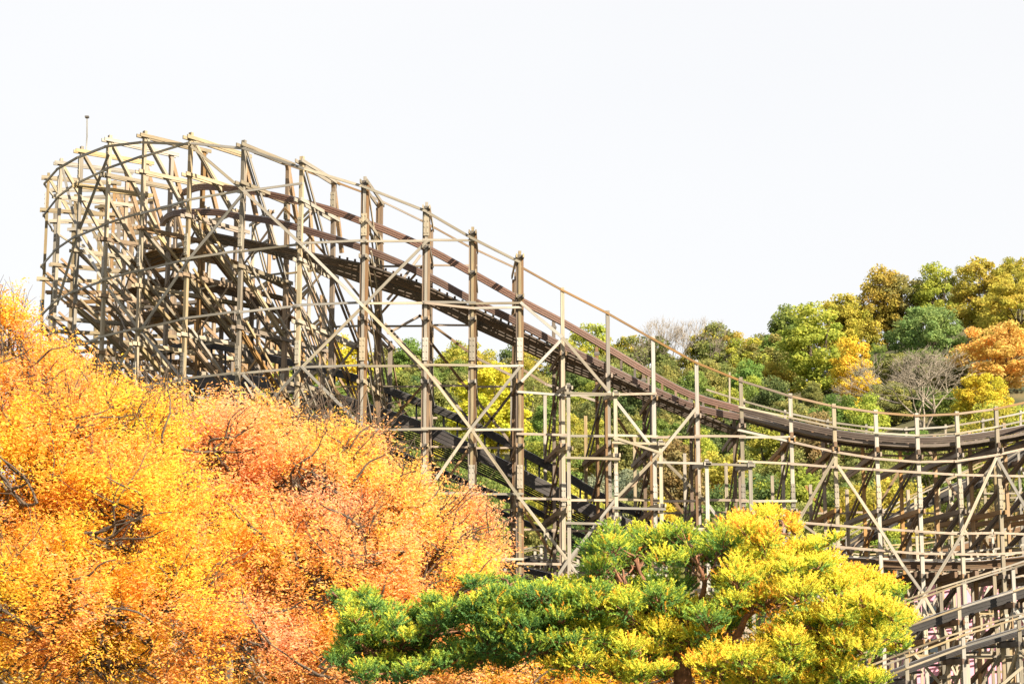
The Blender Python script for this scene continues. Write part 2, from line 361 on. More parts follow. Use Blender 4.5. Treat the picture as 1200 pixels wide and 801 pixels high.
for i in range(nb - 4, nb + 9):            # light bracing on the inner rows and doubled rakers through two storeys
    for k, z in enumerate(LEV[2:-1]):
        if z > min(ST[i][2], ST[i + 1][2]) - 1 or z < 3: continue
        for w_ in (5.2, 10.0):
            if w_ > 6 and z > ZR - 6: continue
            a, b = (i, i + 1) if (i + k + int(w_)) % 2 else (i + 1, i)
            RC.beam('diagonal_brace', base(a, w_ - .35, z), base(b, w_ - .35, z - STEP), .07, .15, INW[i], M_WOODW)
        if z < ST[i][2] - 4: RC.beam('raking_brace', base(i, .2, z - .6) + TG[i] * .42, base(i, 9.8 if z < ZR else 5.1, z - .6 - STEP * (2 if z < ZR else 1)) + TG[i] * .42, .08, .17, TG[i], M_WOOD)
ledgers(RC, 0, [z - .35 for z in LEV if z < ZR - STEP * 2.5], iR - 1, iR + 5)
ledgers(RC, 4.8, [z - 1.9 for z in LEV if z < ZR - STEP * 3.2], iR - 1, iR + 5, mat=M_WOOD, h=.13)
ledgers(RC, 9.6, [z - .2 for z in LEV if z < ZR - STEP * 3.2], iR - 1, NST - 1, mat=M_WOOD, h=.13)
def polyledge(name, tab, off=-.24, mat=M_LEDG, h=.15, dep=.09, T=RC, Dfun=Df, ext=.15):
    for k, ((xa, ya), (xb, yb)) in enumerate(zip(tab, tab[1:])):
        lap = .05 if k % 2 else 0
        T.beam(name, at(xa, ya, Dfun(xa) + off - lap), at(xb, yb, Dfun(xb) + off - lap), dep, h, YV, mat, ext=ext)
polyledge('ledger', [(867, 504), (926, 517), (977, 529), (1026, 537), (1074, 541), (1121, 540), (1167, 533), (1212, 523), (1256, 512), (1300, 498)])
polyledge('ledger', [(867, 540), (926, 543), (977, 547), (1026, 550), (1074, 553), (1121, 556), (1167, 557), (1212, 558), (1256, 560)])
polyledge('ledger', [(926, 611), (977, 615), (1026, 619), (1074, 622), (1121, 625), (1167, 624), (1212, 626), (1256, 626)])
polyledge('ledger', [(867, 597), (926, 604), (977, 640), (1026, 644), (1074, 648), (1121, 649), (1167, 649), (1212, 646)])
polyledge('ledger', [(609, 459), (665, 463), (720, 462), (767, 461)])
polyledge('ledger', [(609, 360), (554, 361), (500, 355)], off=-.3)
# long diagonals across the outer face, read along the ring
DN = [0]
def diag(pts, mat=M_LEDG):
    DN[0] += 1
    for k, (a, b) in enumerate(zip(pts, pts[1:])):
        off = -.42 - .115 * (DN[0] % 3) - .012 * (k % 2)
        RC.beam('diagonal_brace', F(*a, off=off), F(*b, off=off), .10, .19, YV, mat, ext=.08)
diag([(225, 172), (286, 224), (354, 287), (427, 360), (500, 434), (552, 502), (580, 542), (609, 583), (665, 656), (688, 690)])
diag([(609, 430), (552, 502), (500, 577), (460, 630)])
diag([(500, 283), (427, 357), (354, 430), (300, 487)])
diag([(284, 228), (222, 303), (168, 382), (138, 430)])
diag([(127, 182), (92, 272), (67, 356)])
diag([(73, 196), (92, 277), (122, 332), (165, 388), (217, 447)])
diag([(286, 440), (350, 505)]); diag([(354, 430), (427, 502)])
diag([(611, 355), (660, 396), (712, 457), (768, 529), (827, 587), (855, 625)])
diag([(656, 400), (612, 446)]); diag([(816, 478), (772, 532), (722, 584), (666, 656), (640, 695)])
diag([(977, 538), (938, 606), (900, 664)]); diag([(982, 546), (1031, 619), (1058, 662), (1081, 694), (1110, 745)])
diag([(1167, 537), (1126, 628), (1086, 694), (1060, 737)]); diag([(1169, 537), (1212, 612)])
diag([(868, 597), (926, 664)])
# matching braces on the inner face
def diag2(pts, off): 
    for (a, b) in zip(pts, pts[1:]): RC.beam('diagonal_brace', at(a[0], a[1], Df(a[0]) + off), at(b[0], b[1], Df(b[0]) + off), .09, .18, YV, M_WOODW, ext=.1)
diag2([(492, 300), (455, 350)], 5.4); diag2([(500, 395), (553, 462), (600, 520)], 5.4); diag2([(600, 460), (553, 520), (515, 575)], 5.4)
diag2([(612, 594), (650, 655), (662, 676)], 5.4); diag2([(764, 545), (716, 596), (664, 662)], 5.0); diag2([(724, 490), (760, 548), (800, 600)], 5.0)
diag2([(455, 390), (492, 370), (560, 420), (610, 445)], 9.8); diag2([(452, 380), (520, 455), (560, 505)], 9.8); diag2([(700, 470), (640, 450), (600, 425)], 9.8)
diag2([(945, 570), (990, 640), (1015, 680)], 9.6); diag2([(1090, 530), (1145, 620), (1170, 660)], 9.6); diag2([(1060, 540), (1020, 610), (990, 660)], 9.6)
# handrails
HR = [(224, 168), (286, 174), (354, 197), (427, 219), (498, 247), (553, 279), (607, 306)]
polyledge('handrail', HR, off=-.3, h=.17, dep=.11)
for k in range(nb - 6, nb + 5):
    wk = -.3 - .014 * (k % 2); RC.beam('handrail', base(k, wk, ST[k][2] - .75), base(k + 1, wk, ST[k + 1][2] - .75), .10, .17, INW[k], M_LEDG, ext=.15)
polyledge('handrail', [(300, 180), (360, 201), (427, 226), (495, 259), (548, 288), (602, 313)], off=5.4, h=.13, mat=M_WOODW)
polyledge('handrail', [(609, 312), (659, 340), (712, 367), (765, 397), (816, 425), (868, 446), (926, 464), (977, 476), (1026, 483), (1074, 487), (1121, 485), (1167, 479), (1212, 469), (1256, 456), (1300, 441)], off=-.05, h=.14, dep=.12, mat=M_WOODW)
polyledge('handrail', [(868, 477), (926, 489), (977, 500), (1026, 507), (1074, 510), (1121, 508), (1167, 500), (1212, 490), (1256, 480)], off=-.2, h=.12)
FARR = [(830, 457), (872, 470), (920, 483), (970, 494), (1015, 500), (1062, 503), (1108, 500), (1152, 493), (1196, 484), (1240, 472)]
polyledge('handrail', FARR, off=5.0, h=.12)
for (px, py) in FARR[1:-1]: RC.beam('handrail_post', at(px, py - 3, Df(px) + 5.1), at(px, py + 26, Df(px) + 5.1), .14, .14, XV, M_LEDG)
RC.beam('handrail_post', F(855, 436, 5.0), F(855, 476, 5.0), .12, .12, XV, M_LEDG)
RC.build()
# tracks -------------------------------------------------------------
def tabpts(tab, off, T=Df): return [at(x, y, T(x) + off) for x, y in tab]
def stack(path, wd, hg, mat, name='track_beam', top=True, n_=6, root=None):
    o = sweep(name, path, stack_profile(wd, hg, n_), mat, root or RC.root)
    if top: sweep('rail', path, rect(.12, .035, 0, hg / 2 + .019), M_RTOP, o)
    return o
def resample(path, n_):
    L_ = [0]
    for a, b in zip(path, path[1:]): L_.append(L_[-1] + (b - a).length)
    out = []; j = 0
    for k in range(n_):
        s = L_[-1] * k / (n_ - 1)
        while j < len(L_) - 2 and L_[j + 1] < s: j += 1
        t = (s - L_[j]) / max(1e-6, L_[j + 1] - L_[j]); out.append(path[j].lerp(path[j + 1], min(1, max(0, t))))
    return out
def ties(pa, pb, n_, w_=.16, h_=.14, drop=.28, mat=M_DECK, name='tie', root=None):
    for a, b in zip(resample(pa, n_), resample(pb, n_)):
        a = a - UPV * drop; b = b - UPV * drop; d = (b - a)
        M = frame(a, b, Vector((-d.y, d.x, 0)).normalized()); L_ = d.length
        mesh_obj(name, boxv(-.25, L_ + .25, -w_ / 2, w_ / 2, -h_ / 2, h_ / 2), BOXF, mat, root or RC.root, M)
leftA = [at(214, 226, 140)]
leftB = [at(190, 262, 141)]
PA = smooth_path(leftA + [at(x, y, Df(x) + (3.4 if x > 290 else 5)) for x, y in A_TAB])
PB = smooth_path(leftB + [at(x, y, Df(x) + (1.4 if x > 290 else 3)) for x, y in B_TAB])
def cut(P):
    k = min(range(len(P)), key=lambda q: abs(P[q].x - at(868, 480, 124).x)); return P[:k + 1], P[k:]
for P in (PA, PB):
    for q, m_ in zip(cut(P), (M_RAIL, M_DIP)): stack(q, .34, .42, m_)
# resample on common columns so the ties stay square
ca = [at(x, lerp_tab(A_TAB, x) + 4, Df(x) + 3.4) for x in range(712, 1296, 16)]
cb = [at(x, lerp_tab(B_TAB, x) + 4, Df(x) + 1.4) for x in range(712, 1296, 16)]
for a, b in zip(ca, cb):
    d = b - a; M = frame(a, b, Vector((-d.y, d.x, 0)).normalized()); mesh_obj('tie', boxv(-.2, d.length + .2, -.08, .08, -.08, .06), BOXF, M_DECK, RC.root, M)
# boards of the underside
CT = [(240, 272), (300, 284), (345, 293), (392, 303), (430, 311), (500, 336), (560, 364), (600, 384), (660, 413), (713, 438), (765, 462), (815, 483), (862, 503)]
CBt = [(240, 284), (300, 294), (345, 307), (392, 322), (430, 336), (500, 358), (560, 388), (600, 406), (660, 434), (713, 453), (765, 475), (815, 495), (862, 511)]
NB = 6
for k in range(NB):
    f0 = (k + .04) / NB; f1 = (k + .72) / NB; vs = []
    for (x, yt), (_, yb) in zip(CT, CBt):
        a = at(x, yt, Df(x) + .9 + max(0, 390 - x) * .025); b = at(x, yb, Df(x) + 4.0 + max(0, 390 - x) * .025)
        nrm = Vector((0, 0, 1)); p = a.lerp(b, f0); q = a.lerp(b, f1); th = .12 + .05 * (k % 2)
        vs += [p, q, q + nrm * th, p + nrm * th]
    fs = [(4 * i + j, 4 * i + (j + 1) % 4, 4 * i + 4 + (j + 1) % 4, 4 * i + 4 + j) for i in range(len(CT) - 1) for j in range(4)] + [(0, 1, 2, 3), tuple(len(vs) - 4 + j for j in (3, 2, 1, 0))]
    mesh_obj('underside_board', [v - vs[0] for v in vs], fs, M_DECK, RC.root, Matrix.Translation(vs[0]))
for x in range(398, 862, 9):
    a = at(x, lerp_tab(CT, x) - 1.5, Df(x) + .75); b = at(x, lerp_tab(CBt, x) - 1.5, Df(x) + 4.2); d = b - a
    mesh_obj('tie', boxv(0, d.length, -.07, .07, .17, .20), BOXF, M_DECK, RC.root, frame(a, b, Vector((-d.y, d.x, 0)).normalized()))
for (yo, dd, mt) in ((0, 9, M_WOODW), (34, 11, M_DECK), (70, 12, M_WOODW)):
    line = smooth_path([at(x, y + yo, Df(x) + dd) for x, y in [(150, 306), (180, 294), (215, 291), (260, 300), (300, 315), (345, 338)]], 2)
    for q in range(8): sweep('deck_board', [p + Vector((.08 * q, .31 * q, -.05 * q)) for p in line], rect(.28, .10), mt, RC.root)
# near-side fascia plank of the dip
fas = smooth_path(tabpts([(868, 487), (926, 502), (977, 513), (1026, 519), (1074, 522), (1121, 520), (1167, 514), (1212, 505), (1256, 493)], .35))
sweep('fascia_board', fas, rect(.07, .20), M_DECK, RC.root)
for q in range(4):
    sweep('walkway_board', [p + UPV * -.05 + YV * (.18 + q * .22) for p in fas], rect(.19, .05), M_WOOD, RC.root)
for q in range(3):
    sweep('walkway_board', [p + UPV * -.15 + YV * (3.9 + q * .25) for p in fas], rect(.2, .05), M_WOOD, RC.root)
# second, dark track below the drop
A2 = [(180, 420), (205, 408), (250, 405), (330, 423), (372, 431), (425, 446), (492, 472), (550, 496), (590, 517), (614, 531), (659, 555), (710, 585), (767, 609), (800, 622), (850, 640), (900, 652)]
B2 = [(190, 462), (247, 446), (330, 452), (387, 466), (425, 479), (445, 485), (495, 502), (550, 527), (608, 556), (665, 585), (710, 606), (755, 623), (800, 640), (850, 655)]
PA2 = smooth_path(tabpts(A2, 8.6)); PB2 = smooth_path(tabpts(B2, 6.4))
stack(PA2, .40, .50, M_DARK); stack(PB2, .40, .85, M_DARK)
for q in range(5): sweep('underside_board', [p + Vector((0, .3 + .28 * q, -.55 - .12 * q)) for p in PB2], rect(.2, .08), M_DARK, RC.root)
for x in range(200, 850, 16):
    a = at(x, lerp_tab(A2, x) + 5, Df(x) + 8.6); b = at(x, lerp_tab(B2, x) + 5, Df(x) + 6.4); d = b - a
    mesh_obj('tie', boxv(-.2, d.length + .2, -.07, .07, -.07, .05), BOXF, M_DARK, RC.root, frame(a, b, XV))
# lower third and fourth passes at the foot of the trestle
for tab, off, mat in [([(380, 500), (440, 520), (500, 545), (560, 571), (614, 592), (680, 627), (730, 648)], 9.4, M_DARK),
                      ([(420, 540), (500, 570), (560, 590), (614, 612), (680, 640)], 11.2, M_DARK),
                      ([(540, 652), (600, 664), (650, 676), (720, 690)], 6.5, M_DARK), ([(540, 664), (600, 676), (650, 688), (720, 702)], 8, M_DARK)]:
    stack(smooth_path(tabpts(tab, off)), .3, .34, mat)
    sweep('handrail', [p + Vector((0, -.8, .9)) for p in smooth_path(tabpts(tab, off), 3)], rect(.07, .12), M_LEDG, RC.root)
# level curved track through the right part of the trestle
T6 = [(890, 668), (930, 662), (987, 657), (1035, 660), (1080, 662), (1130, 662), (1173, 659), (1215, 653), (1260, 645)]
p6 = smooth_path(tabpts(T6, .6)); stack(p6, .34, .45, M_DPLANK); stack([p + YV * 1.7 for p in p6], .34, .45, M_DECK)
for q in range(4): sweep('walkway_board', [p + Vector((0, 2.3 + q * .25, -.1)) for p in p6], rect(.21, .05), M_WOOD, RC.root)
for (x, y) in [(905, 672), (930, 670), (953, 668), (977, 668), (1001, 669), (1026, 671), (1050, 672), (1074, 673), (1098, 673), (1121, 673), (1145, 672), (1167, 670), (1190, 668), (1212, 665)]:
    a = at(x, y, Df(x) + .1); b = a + INW[nb + 12] * 6 + Vector((-.5, 0, -.3)); d = b - a
    mesh_obj('floor_beam', boxv(0, d.length, -.13, .13, -.2, .2), BOXF, M_DECK, RC.root, frame(a, b, XV))
for q, (dy, dz) in enumerate([(3.4, 1.1), (3.4, .6)]): sweep('handrail', [p + Vector((0, dy, dz)) for p in p6], rect(.08, .13), M_LEDG, RC.root)
# lightning mast
mast = sweep('lightning_mast', [F(101, 178, 1.2), F(102, 160, 1.2), F(102, 138, 1.2)], rect(.09, .09), M_STEEL, RC.root)
pt = F(102, 137, 1.2); mesh_obj('mast_head', boxv(-.14, .14, -.14, .14, -.08, .06) , BOXF, M_BRKT, mast, Matrix.Translation(pt))
# ------------------------------------------------------------------ generic smaller trestles
def trestle(name, label, line, Dfun, track_mat, w_=3.4, step_z=2.6, rail_dz=1.0, inw=(-.12, 1, 0), sp_w=.2, thick=.46, diags=True, two=True, handr=True, tall=0):
    """line: columns/rows of the track; bents at each entry, ledgers between, two stacks of track on top"""
    pts = [at(x, y, Dfun(x)) for x, y in line]; n = Vector(inw).normalized()
    T = Thing(name, (pts[0].x, pts[0].y, 0), label, 'trestle')
    for i, p in enumerate(pts):
        t = (pts[min(i + 1, len(pts) - 1)] - pts[max(i - 1, 0)]); t.z = 0; t.normalize()
        g = lambda w, z: Vector((p.x, p.y, 0)) + n * w + UPV * z
        post(T, g(-.6, 0), p.z + (rail_dz if handr else .1), sp_w, t, laminated=False, mat=M_LEDG, caps=[p.z - .5])
        post(T, g(w_ - .6, 0), p.z + (rail_dz if handr else .1) * .8, sp_w, t, laminated=False)
        T.beam('cross_beam', g(-.9, p.z - .5), g(w_ - .2, p.z - .5), .09, .3, t, M_DECK, pair=.16)
        z = p.z - 1 - step_z; prev = p.z - .5
        while z > 1:
            T.beam('cross_beam', g(-.8, z), g(w_ - .3, z), .09, .2, t, M_WOOD, pair=.15)
            T.beam('raking_brace', g(-.5, prev), g(w_ - .7, z), .09, .18, t, M_WOOD)
            prev = z; z -= step_z
    for i in range(len(pts) - 1):
        a, b = pts[i], pts[i + 1]; zm = min(a.z, b.z)
        k = int(zm / step_z)
        for off in (-.75 - .013 * (i % 2), w_ - .45 - .013 * (i % 2)):
            for j in range(1, k + 1):
                z = j * step_z - 1
                if z > zm - .7: continue
                lap = .04 if i % 2 else -.03
                T.beam('ledger', Vector((a.x, a.y, z + lap)) + n * off, Vector((b.x, b.y, z + lap * .5)) + n * off,   .08, .12, n, M_WOOD, ext=.15)
            if handr:
                for dz in (rail_dz - .05,) if off > 0 else (rail_dz - .05, .32):
                    T.beam('handrail', a + n * off + UPV * dz, b + n * off + UPV * dz, .07, .10, n, M_WOOD, ext=.1)
        if diags and k >= 2:
            z0 = zm - .8; z1 = max(1, z0 - step_z * 2); o1 = n * -.86
            A_, B_ = (a, b) if i % 2 else (b, a)
            T.beam('diagonal_brace', Vector((A_.x, A_.y, z0)) + o1, Vector((B_.x, B_.y, z1)) + o1, .08, .16, n, M_LEDG)
            if z1 > step_z * 2: T.beam('diagonal_brace', Vector((B_.x, B_.y, z1)) + o1, Vector((A_.x, A_.y, z1 - step_z * 2)) + o1, .08, .16, n, M_LEDG)
    T.build()
    sp = smooth_path(pts)
    stack([p + n * .5 for p in sp], .32, thick, track_mat, root=T.root); stack([p + n * 1.9 for p in sp], .32, .46, track_mat, root=T.root)
    for k, p in enumerate(sp):
        if k % 1 == 0 and k < len(sp) - 1:
            T2 = (sp[k + 1] - sp[k]).normalized(); a = p + n * .2 - UPV * .3
            mesh_obj('tie', boxv(0, 2.2, -.07, .07, -.06, .06), BOXF, track_mat, T.root, frame(a, a + n, T2))
    return T
trestle('climbing_trestle', 'pale timber trestle with a black track climbing right behind the dip of the coaster',
        [(900, 690), (945, 668), (990, 644), (1030, 620), (1070, 597), (1110, 577), (1150, 560), (1190, 535), (1230, 508), (1270, 480)], lambda x: 144, M_DARK, step_z=3.0, thick=.8)
trestle('rear_trestle', 'rear grey timber trestle with a level curving track low behind the climbing black track',
        [(960, 650), (1010, 655), (1060, 652), (1110, 645), (1160, 632), (1210, 615), (1260, 595)], lambda x: 152 + (x - 960) * .02, M_DECK, step_z=3.2)
trestle('low_ramp_trestle', 'low nearer timber trestle whose black track rises to the right edge beside the yellow pine',
        [(1000, 760), (1058, 741), (1120, 719), (1184, 699), (1248, 678), (1310, 655)], lambda x: 112, M_DARK, step_z=2.6, rail_dz=1.7, thick=.62, w_=3.0)
trestle('lower_walk_trestle', 'lowest grey timber trestle with a sloping pale handrail at the bottom right corner',
        [(1000, 812), (1059, 789), (1125, 764), (1190, 744), (1255, 725)], lambda x: 108.5, M_DARK, thick=.24, step_z=1.7, rail_dz=1.0, w_=2.6)
trestle('foot_trestle', 'low trestle of thin pale posts behind the foot of the drop, above the pine',
        [(540, 690), (591, 664), (633, 655), (676, 668), (720, 684), (765, 700), (810, 716)], lambda x: 140, M_DARK, step_z=2.4)
# lean-to frame in front of the drop's foot
LT = Thing('lean_to_frame', tuple(at(770, 800, 121).xy) + (0,), 'lower timber frame with bolted post caps against the foot of the drop', 'timber frame')
lt = [(666, 449), (721, 457), (774, 515), (828, 538), (879, 540)]
LP = []
for x, y in lt:
    p = at(x, y, 120.7); LP.append(p)
    post(LT, Vector((p.x, p.y, 0)), p.z, .23, XV, mat=M_LEDG, laminated=False, splices=[p.z - 8 if x < 700 else p.z - 6], caps=[p.z - .2, p.z - 4.2, p.z - 8.2])
    q = Vector((p.x - .5, p.y + 1.6, 0)); post(LT, q, p.z - .4, .16, XV, mat=M_DPLANK, laminated=False)
    for dz in (.3, 4.2, 8.2): LT.beam('cross_beam', p + Vector((.05, -.3, -dz)), Vector((q.x, q.y + .3, p.z - dz)), .1, .24, XV, M_WOOD, pair=.2)
for k in range(4):
    a, b = LP[k], LP[k + 1]; zm = min(a.z, b.z); z = zm - .25
    while z > 1:
        LT.beam('ledger', Vector((a.x, a.y - .25, z + .03)), Vector((b.x, b.y - .25, z - .05)), .09, .15, YV, M_LEDG, ext=.25)
        z -= STEP if z > zm - 5 else 3.6
LT.beam('ledger', at(719, 512, 120.4), at(776, 531, 120.4), .09, .16, YV, M_LEDG)
LT.build()
# ------------------------------------------------------------------ pink building behind the right trestles
def building():
    p0 = at(1064, 678, 160); p1 = at(1330, 678, 160); H = p0.z; b = tag(empty('pink_building', (p0.x, 160, 0)), 'pale pink rendered building half hidden behind the lower right trestles', 'building')
    m, n, bs = newmat('pink_render'); t = n.nodes.new('ShaderNodeTexCoord'); g = n.nodes.new('ShaderNodeTexNoise'); g.inputs['Scale'].default_value = .8; g.inputs['Detail'].default_value = 6
    r = n.nodes.new('ShaderNodeValToRGB'); r.color_ramp.elements[0].color = (.55, .24, .34, 1); r.color_ramp.elements[1].color = (.66, .32, .43, 1)
    n.links.new(t.outputs['Object'], g.inputs['Vector']); n.links.new(g.outputs['Fac'], r.inputs[0]); n.links.new(r.outputs[0], bs.inputs['Base Color']); bs.inputs['Roughness'].default_value = .85
    g2, nn, gb = newmat('dark_window_glass'); gb.inputs['Base Color'].default_value = (.03, .04, .05, 1); gb.inputs['Roughness'].default_value = .1
    W = p1.x - p0.x; X0 = p0.x
    def bx(name, x0, x1, y0, y1, z0, z1, mat, par): return mesh_obj(name, boxv(0, x1 - x0, 0, y1 - y0, 0, z1 - z0), BOXF, mat, par, Matrix.Translation((x0, y0, z0)))
    bx('wall', X0, X0 + W, 160, 170, 0, H, m, b); bx('roof', X0 - .5, X0 + W + .5, 159.5, 170.5, H, H + .5, M_STEEL, b)
    for s in (2.4, 5.4, 8.4):
        for k in range(5):
            x = X0 + 1.4 + k * 3.6
            f = bx('window', x, x + 1.3, 159.93, 160.05, s, s + 1.3, M_STEEL, b); bx('pane', x + .1, x + 1.2, 159.9, 159.925, s + .1, s + 1.2, g2, f)
building()
# ------------------------------------------------------------------ vegetation helpers
def tube_data(paths):
    """paths: list of (points, radii) -> verts, faces; six-sided tapering tubes"""
    vs = []; fs = []
    for pts, rad in paths:
        k0 = len(vs); S = 6
        for i, p in enumerate(pts):
            T = (pts[min(i + 1, len(pts) - 1)] - pts[max(i - 1, 0)]).normalized()
            a = T.cross(Vector((.3, .9, .1))); a.normalize(); b = T.cross(a)
            for j in range(S):
                th = 2 * math.pi * j / S; vs.append(p + (a * math.cos(th) + b * math.sin(th)) * rad[i])
        for i in range(len(pts) - 1):
            for j in range(S): fs.append((k0 + i * S + j, k0 + i * S + (j + 1) % S, k0 + (i + 1) * S + (j + 1) % S, k0 + (i + 1) * S + j))
    return vs, fs
def limb(a, b, r0, r1, n=5, wob=.12, sag=0):
    pts = []; L_ = (b - a).length
    ph = random.random() * 9
    for i in range(n + 1):
        t = i / n; q = a.lerp(b, t)
        q = q + Vector((math.sin(ph + t * 5), math.cos(ph * 1.7 + t * 4), math.sin(ph * .6 + 3 * t))) * L_ * wob * .35 * math.sin(math.pi * t) + UPV * sag * math.sin(math.pi * t) * L_
        pts.append(q)
    return pts, [r0 + (r1 - r0) * i / n for i in range(n + 1)]
def unit(v): return v / np.maximum(1e-9, np.linalg.norm(v, axis=1, keepdims=True))
def quads_mesh(name, C_, A_, B_, tone, mat):
    """leaf at C_, along A_ (half length), across B_ (half width): pointed quads"""
    n = len(C_); V = np.empty((n, 4, 3), np.float32)
    V[:, 0] = C_ - A_; V[:, 1] = C_ + B_ - A_ * .1; V[:, 2] = C_ + A_; V[:, 3] = C_ - B_ - A_ * .1
    me = bpy.data.meshes.new(name); me.vertices.add(4 * n); me.loops.add(4 * n); me.polygons.add(n)
    me.vertices.foreach_set('co', V.ravel()); me.loops.foreach_set('vertex_index', np.arange(4 * n, dtype=np.int32))
    me.polygons.foreach_set('loop_start', np.arange(0, 4 * n, 4, dtype=np.int32)); me.polygons.foreach_set('loop_total', np.full(n, 4, np.int32))
    at_ = me.attributes.new('tone', 'FLOAT', 'POINT'); at_.data.foreach_set('value', np.repeat(tone, 4).astype(np.float32))
    me.update(); me.materials.append(mat); return me
def rnd_dirs(n): return unit(RNG.normal(size=(n, 3)))
# ------------------------------------------------------------------ hillside trees
M_HILL = leaf('hill_tree_foliage', [(0, (.55, .68, .7)), (.45, (.92, .95, .95)), (1, (1.45, 1.28, 1.1))], nscale=.5, transl=.5, use_obj=True, nw=.3)
def crown_mesh(seed, kind):
    rs = np.random.default_rng(seed); R = 1.0
    n_cl = {'round': 95, 'tall': 100, 'loose': 70}[kind]
    lobes = []
    for k in range(n_cl):
        while True:
            p = rs.uniform(-1, 1, 3)
            if np.linalg.norm(p) < 1: break
        p = p / max(.001, np.linalg.norm(p)) * rs.uniform(.45, .95)
        if kind == 'tall': s = np.array([.40, .40, .66]) * 10; q = p * s; taper = 1 - .45 * max(0, p[2]); q[:2] *= taper; q[2] += 6.6
        elif kind == 'round': s = np.array([.52, .52, .50]) * 10; q = p * s; q[2] += 6.0
        else: s = np.array([.46, .46, .5]) * 10; q = p * s; q[2] += 6.4
        lobes.append((q, rs.uniform(.6, 1.35) * (.8 if kind == 'loose' else 1)))
    per = {'round': 165, 'tall': 155, 'loose': 95}[kind]
    Cs = []; Ns = []; Tn = []
    for q, r in lobes:
        d = unit(rs.normal(size=(per, 3))); rr = r * (rs.uniform(.1, 1.15, per) ** .45)
        Cs.append(q + d * rr[:, None] * np.array([1, 1, .75])); Ns.append(d); Tn.append(np.clip(rs.normal(.5, .2, per) + rs.normal(0, .2), 0, 1))
    C_ = np.concatenate(Cs); Nn = np.concatenate(Ns); tone = np.concatenate(Tn); n = len(C_)
    nn = unit(Nn + rs.normal(size=(n, 3)) * .65)
    A_ = unit(np.cross(nn, rs.normal(size=(n, 3)))); B_ = np.cross(nn, A_)
    sz = rs.uniform(.10, .22, (n, 1)) * (.85 if kind == 'loose' else 1)
    return quads_mesh('crown', C_, A_ * sz, B_ * sz * .75, tone, M_HILL), lobes
def trunk_mesh(lobes, seed, mat=M_BARK):
    random.seed(seed); base_ = Vector((0, 0, -1)); top = Vector((random.uniform(-.4, .4), random.uniform(-.4, .4), 5.2))
    paths = [limb(base_, top, .28, .17, 5, .04)]
    for q, r in lobes[::8]: paths.append(limb(base_.lerp(top, random.uniform(.55, 1)), Vector(q), .11, .03, 4, .15))
    vs, fs = tube_data(paths); me = bpy.data.meshes.new('trunk'); me.from_pydata([tuple(v) for v in vs], [], fs); me.materials.append(mat); return me
VAR = []
for k, kind in enumerate(['round', 'round', 'round', 'tall', 'tall', 'tall', 'loose', 'loose']):
    cm, lb = crown_mesh(100 + k, kind); VAR.append((kind, cm, trunk_mesh(lb, 200 + k)))
def bare_meshes(seed, spread=.55):
    random.seed(seed); tr = []; tw = []
    tr.append(limb(Vector((0, 0, -1)), Vector((.2, .1, 3)), .26, .18, 4, .05))
    def grow(p, d, L_, r, lv):
        q = p + d * L_; (tr if lv < 2 else tw).append(limb(p, q, r, r * .55, 3, .12))
        if lv >= 5: return
        for _ in range(3 if lv < 4 else 3):
            nd = (d + Vector((random.gauss(0, spread), random.gauss(0, spread), random.gauss(.12, spread * .5)))).normalized()
            grow(q, nd, L_ * random.uniform(.68, .86), max(.014, r * .58), lv + 1)
    for _ in range(5):
        d = Vector((random.gauss(0, spread * .8), random.gauss(0, spread * .8), 1)).normalized(); grow(Vector((.2, .1, random.uniform(1.2, 3))), d, 2.6, .12, 0)
    out = []
    for nm, ps in (('trunk', tr), ('twigs', tw)):
        vs, fs = tube_data(ps); me = bpy.data.meshes.new(nm); me.from_pydata([tuple(v) for v in vs], [], fs); me.materials.append(M_PALEBARK); out.append(me)
    return out
BARE = [bare_meshes(5, .6), bare_meshes(9, .38)]
C_ = dict(yellow=(.50, .43, .06), gold=(.52, .37, .06), orange=(.72, .42, .10), olive=(.30, .30, .09), green=(.24, .31, .07), darkgreen=(.15, .20, .07),
          bluegreen=(.27, .34, .11), lime=(.43, .43, .06), russet=(.34, .26, .11), silver=(.34, .37, .24), brightyellow=(.68, .54, .03))
placed = []
def plant(x, y, kind, color, H, wsc=1.0, label='', group=None, cat='tree', nm='hillside_tree', var=None):
    z = terrain(x, y); root = tag(empty(nm, (x, y, z - .3)), label, cat, group)
    s = H / 12.5; rz = random.uniform(0, 6.28)
    if kind == 'bare': ms = [('trunk', BARE[var or 0][0]), ('twigs', BARE[var or 0][1])]; s = H / 11.0
    else:
        c = random.choice([v for v in VAR if v[0] == kind]); ms = [('trunk', c[2]), ('crown', c[1])]
    root.scale = (s * wsc, s * wsc, s); root.rotation_euler = (0, 0, rz)
    for a, me in ms:
        o = bpy.data.objects.new(a, me); COL.objects.link(o); o.parent = root
        if a == 'twigs': o['kind'] = 'stuff'
        if a == 'crown': v = random.uniform(.88, 1.12); cc = C_[color]; o.color = (cc[0] * v * random.uniform(.92, 1.08), cc[1] * v * random.uniform(.92, 1.08), cc[2] * v, 1)
    placed.append((x, y, H * .4 * wsc)); return root
EXTRA = {}
def on_hill(px, py, H, frac=.62):
    """the spot on the hillside from which a crown of that height centres on (px, py)"""
    for k in range(0, 340):
        D = 165 + k * .5; p = at(px, py, D)
        if p.z <= terrain(p.x, D) + H * frac: return p.x, D
    p = at(px, py, 322); EXTRA['h'] = min(15, max(H, (p.z - terrain(p.x, 322)) / frac)); return p.x, 322.0
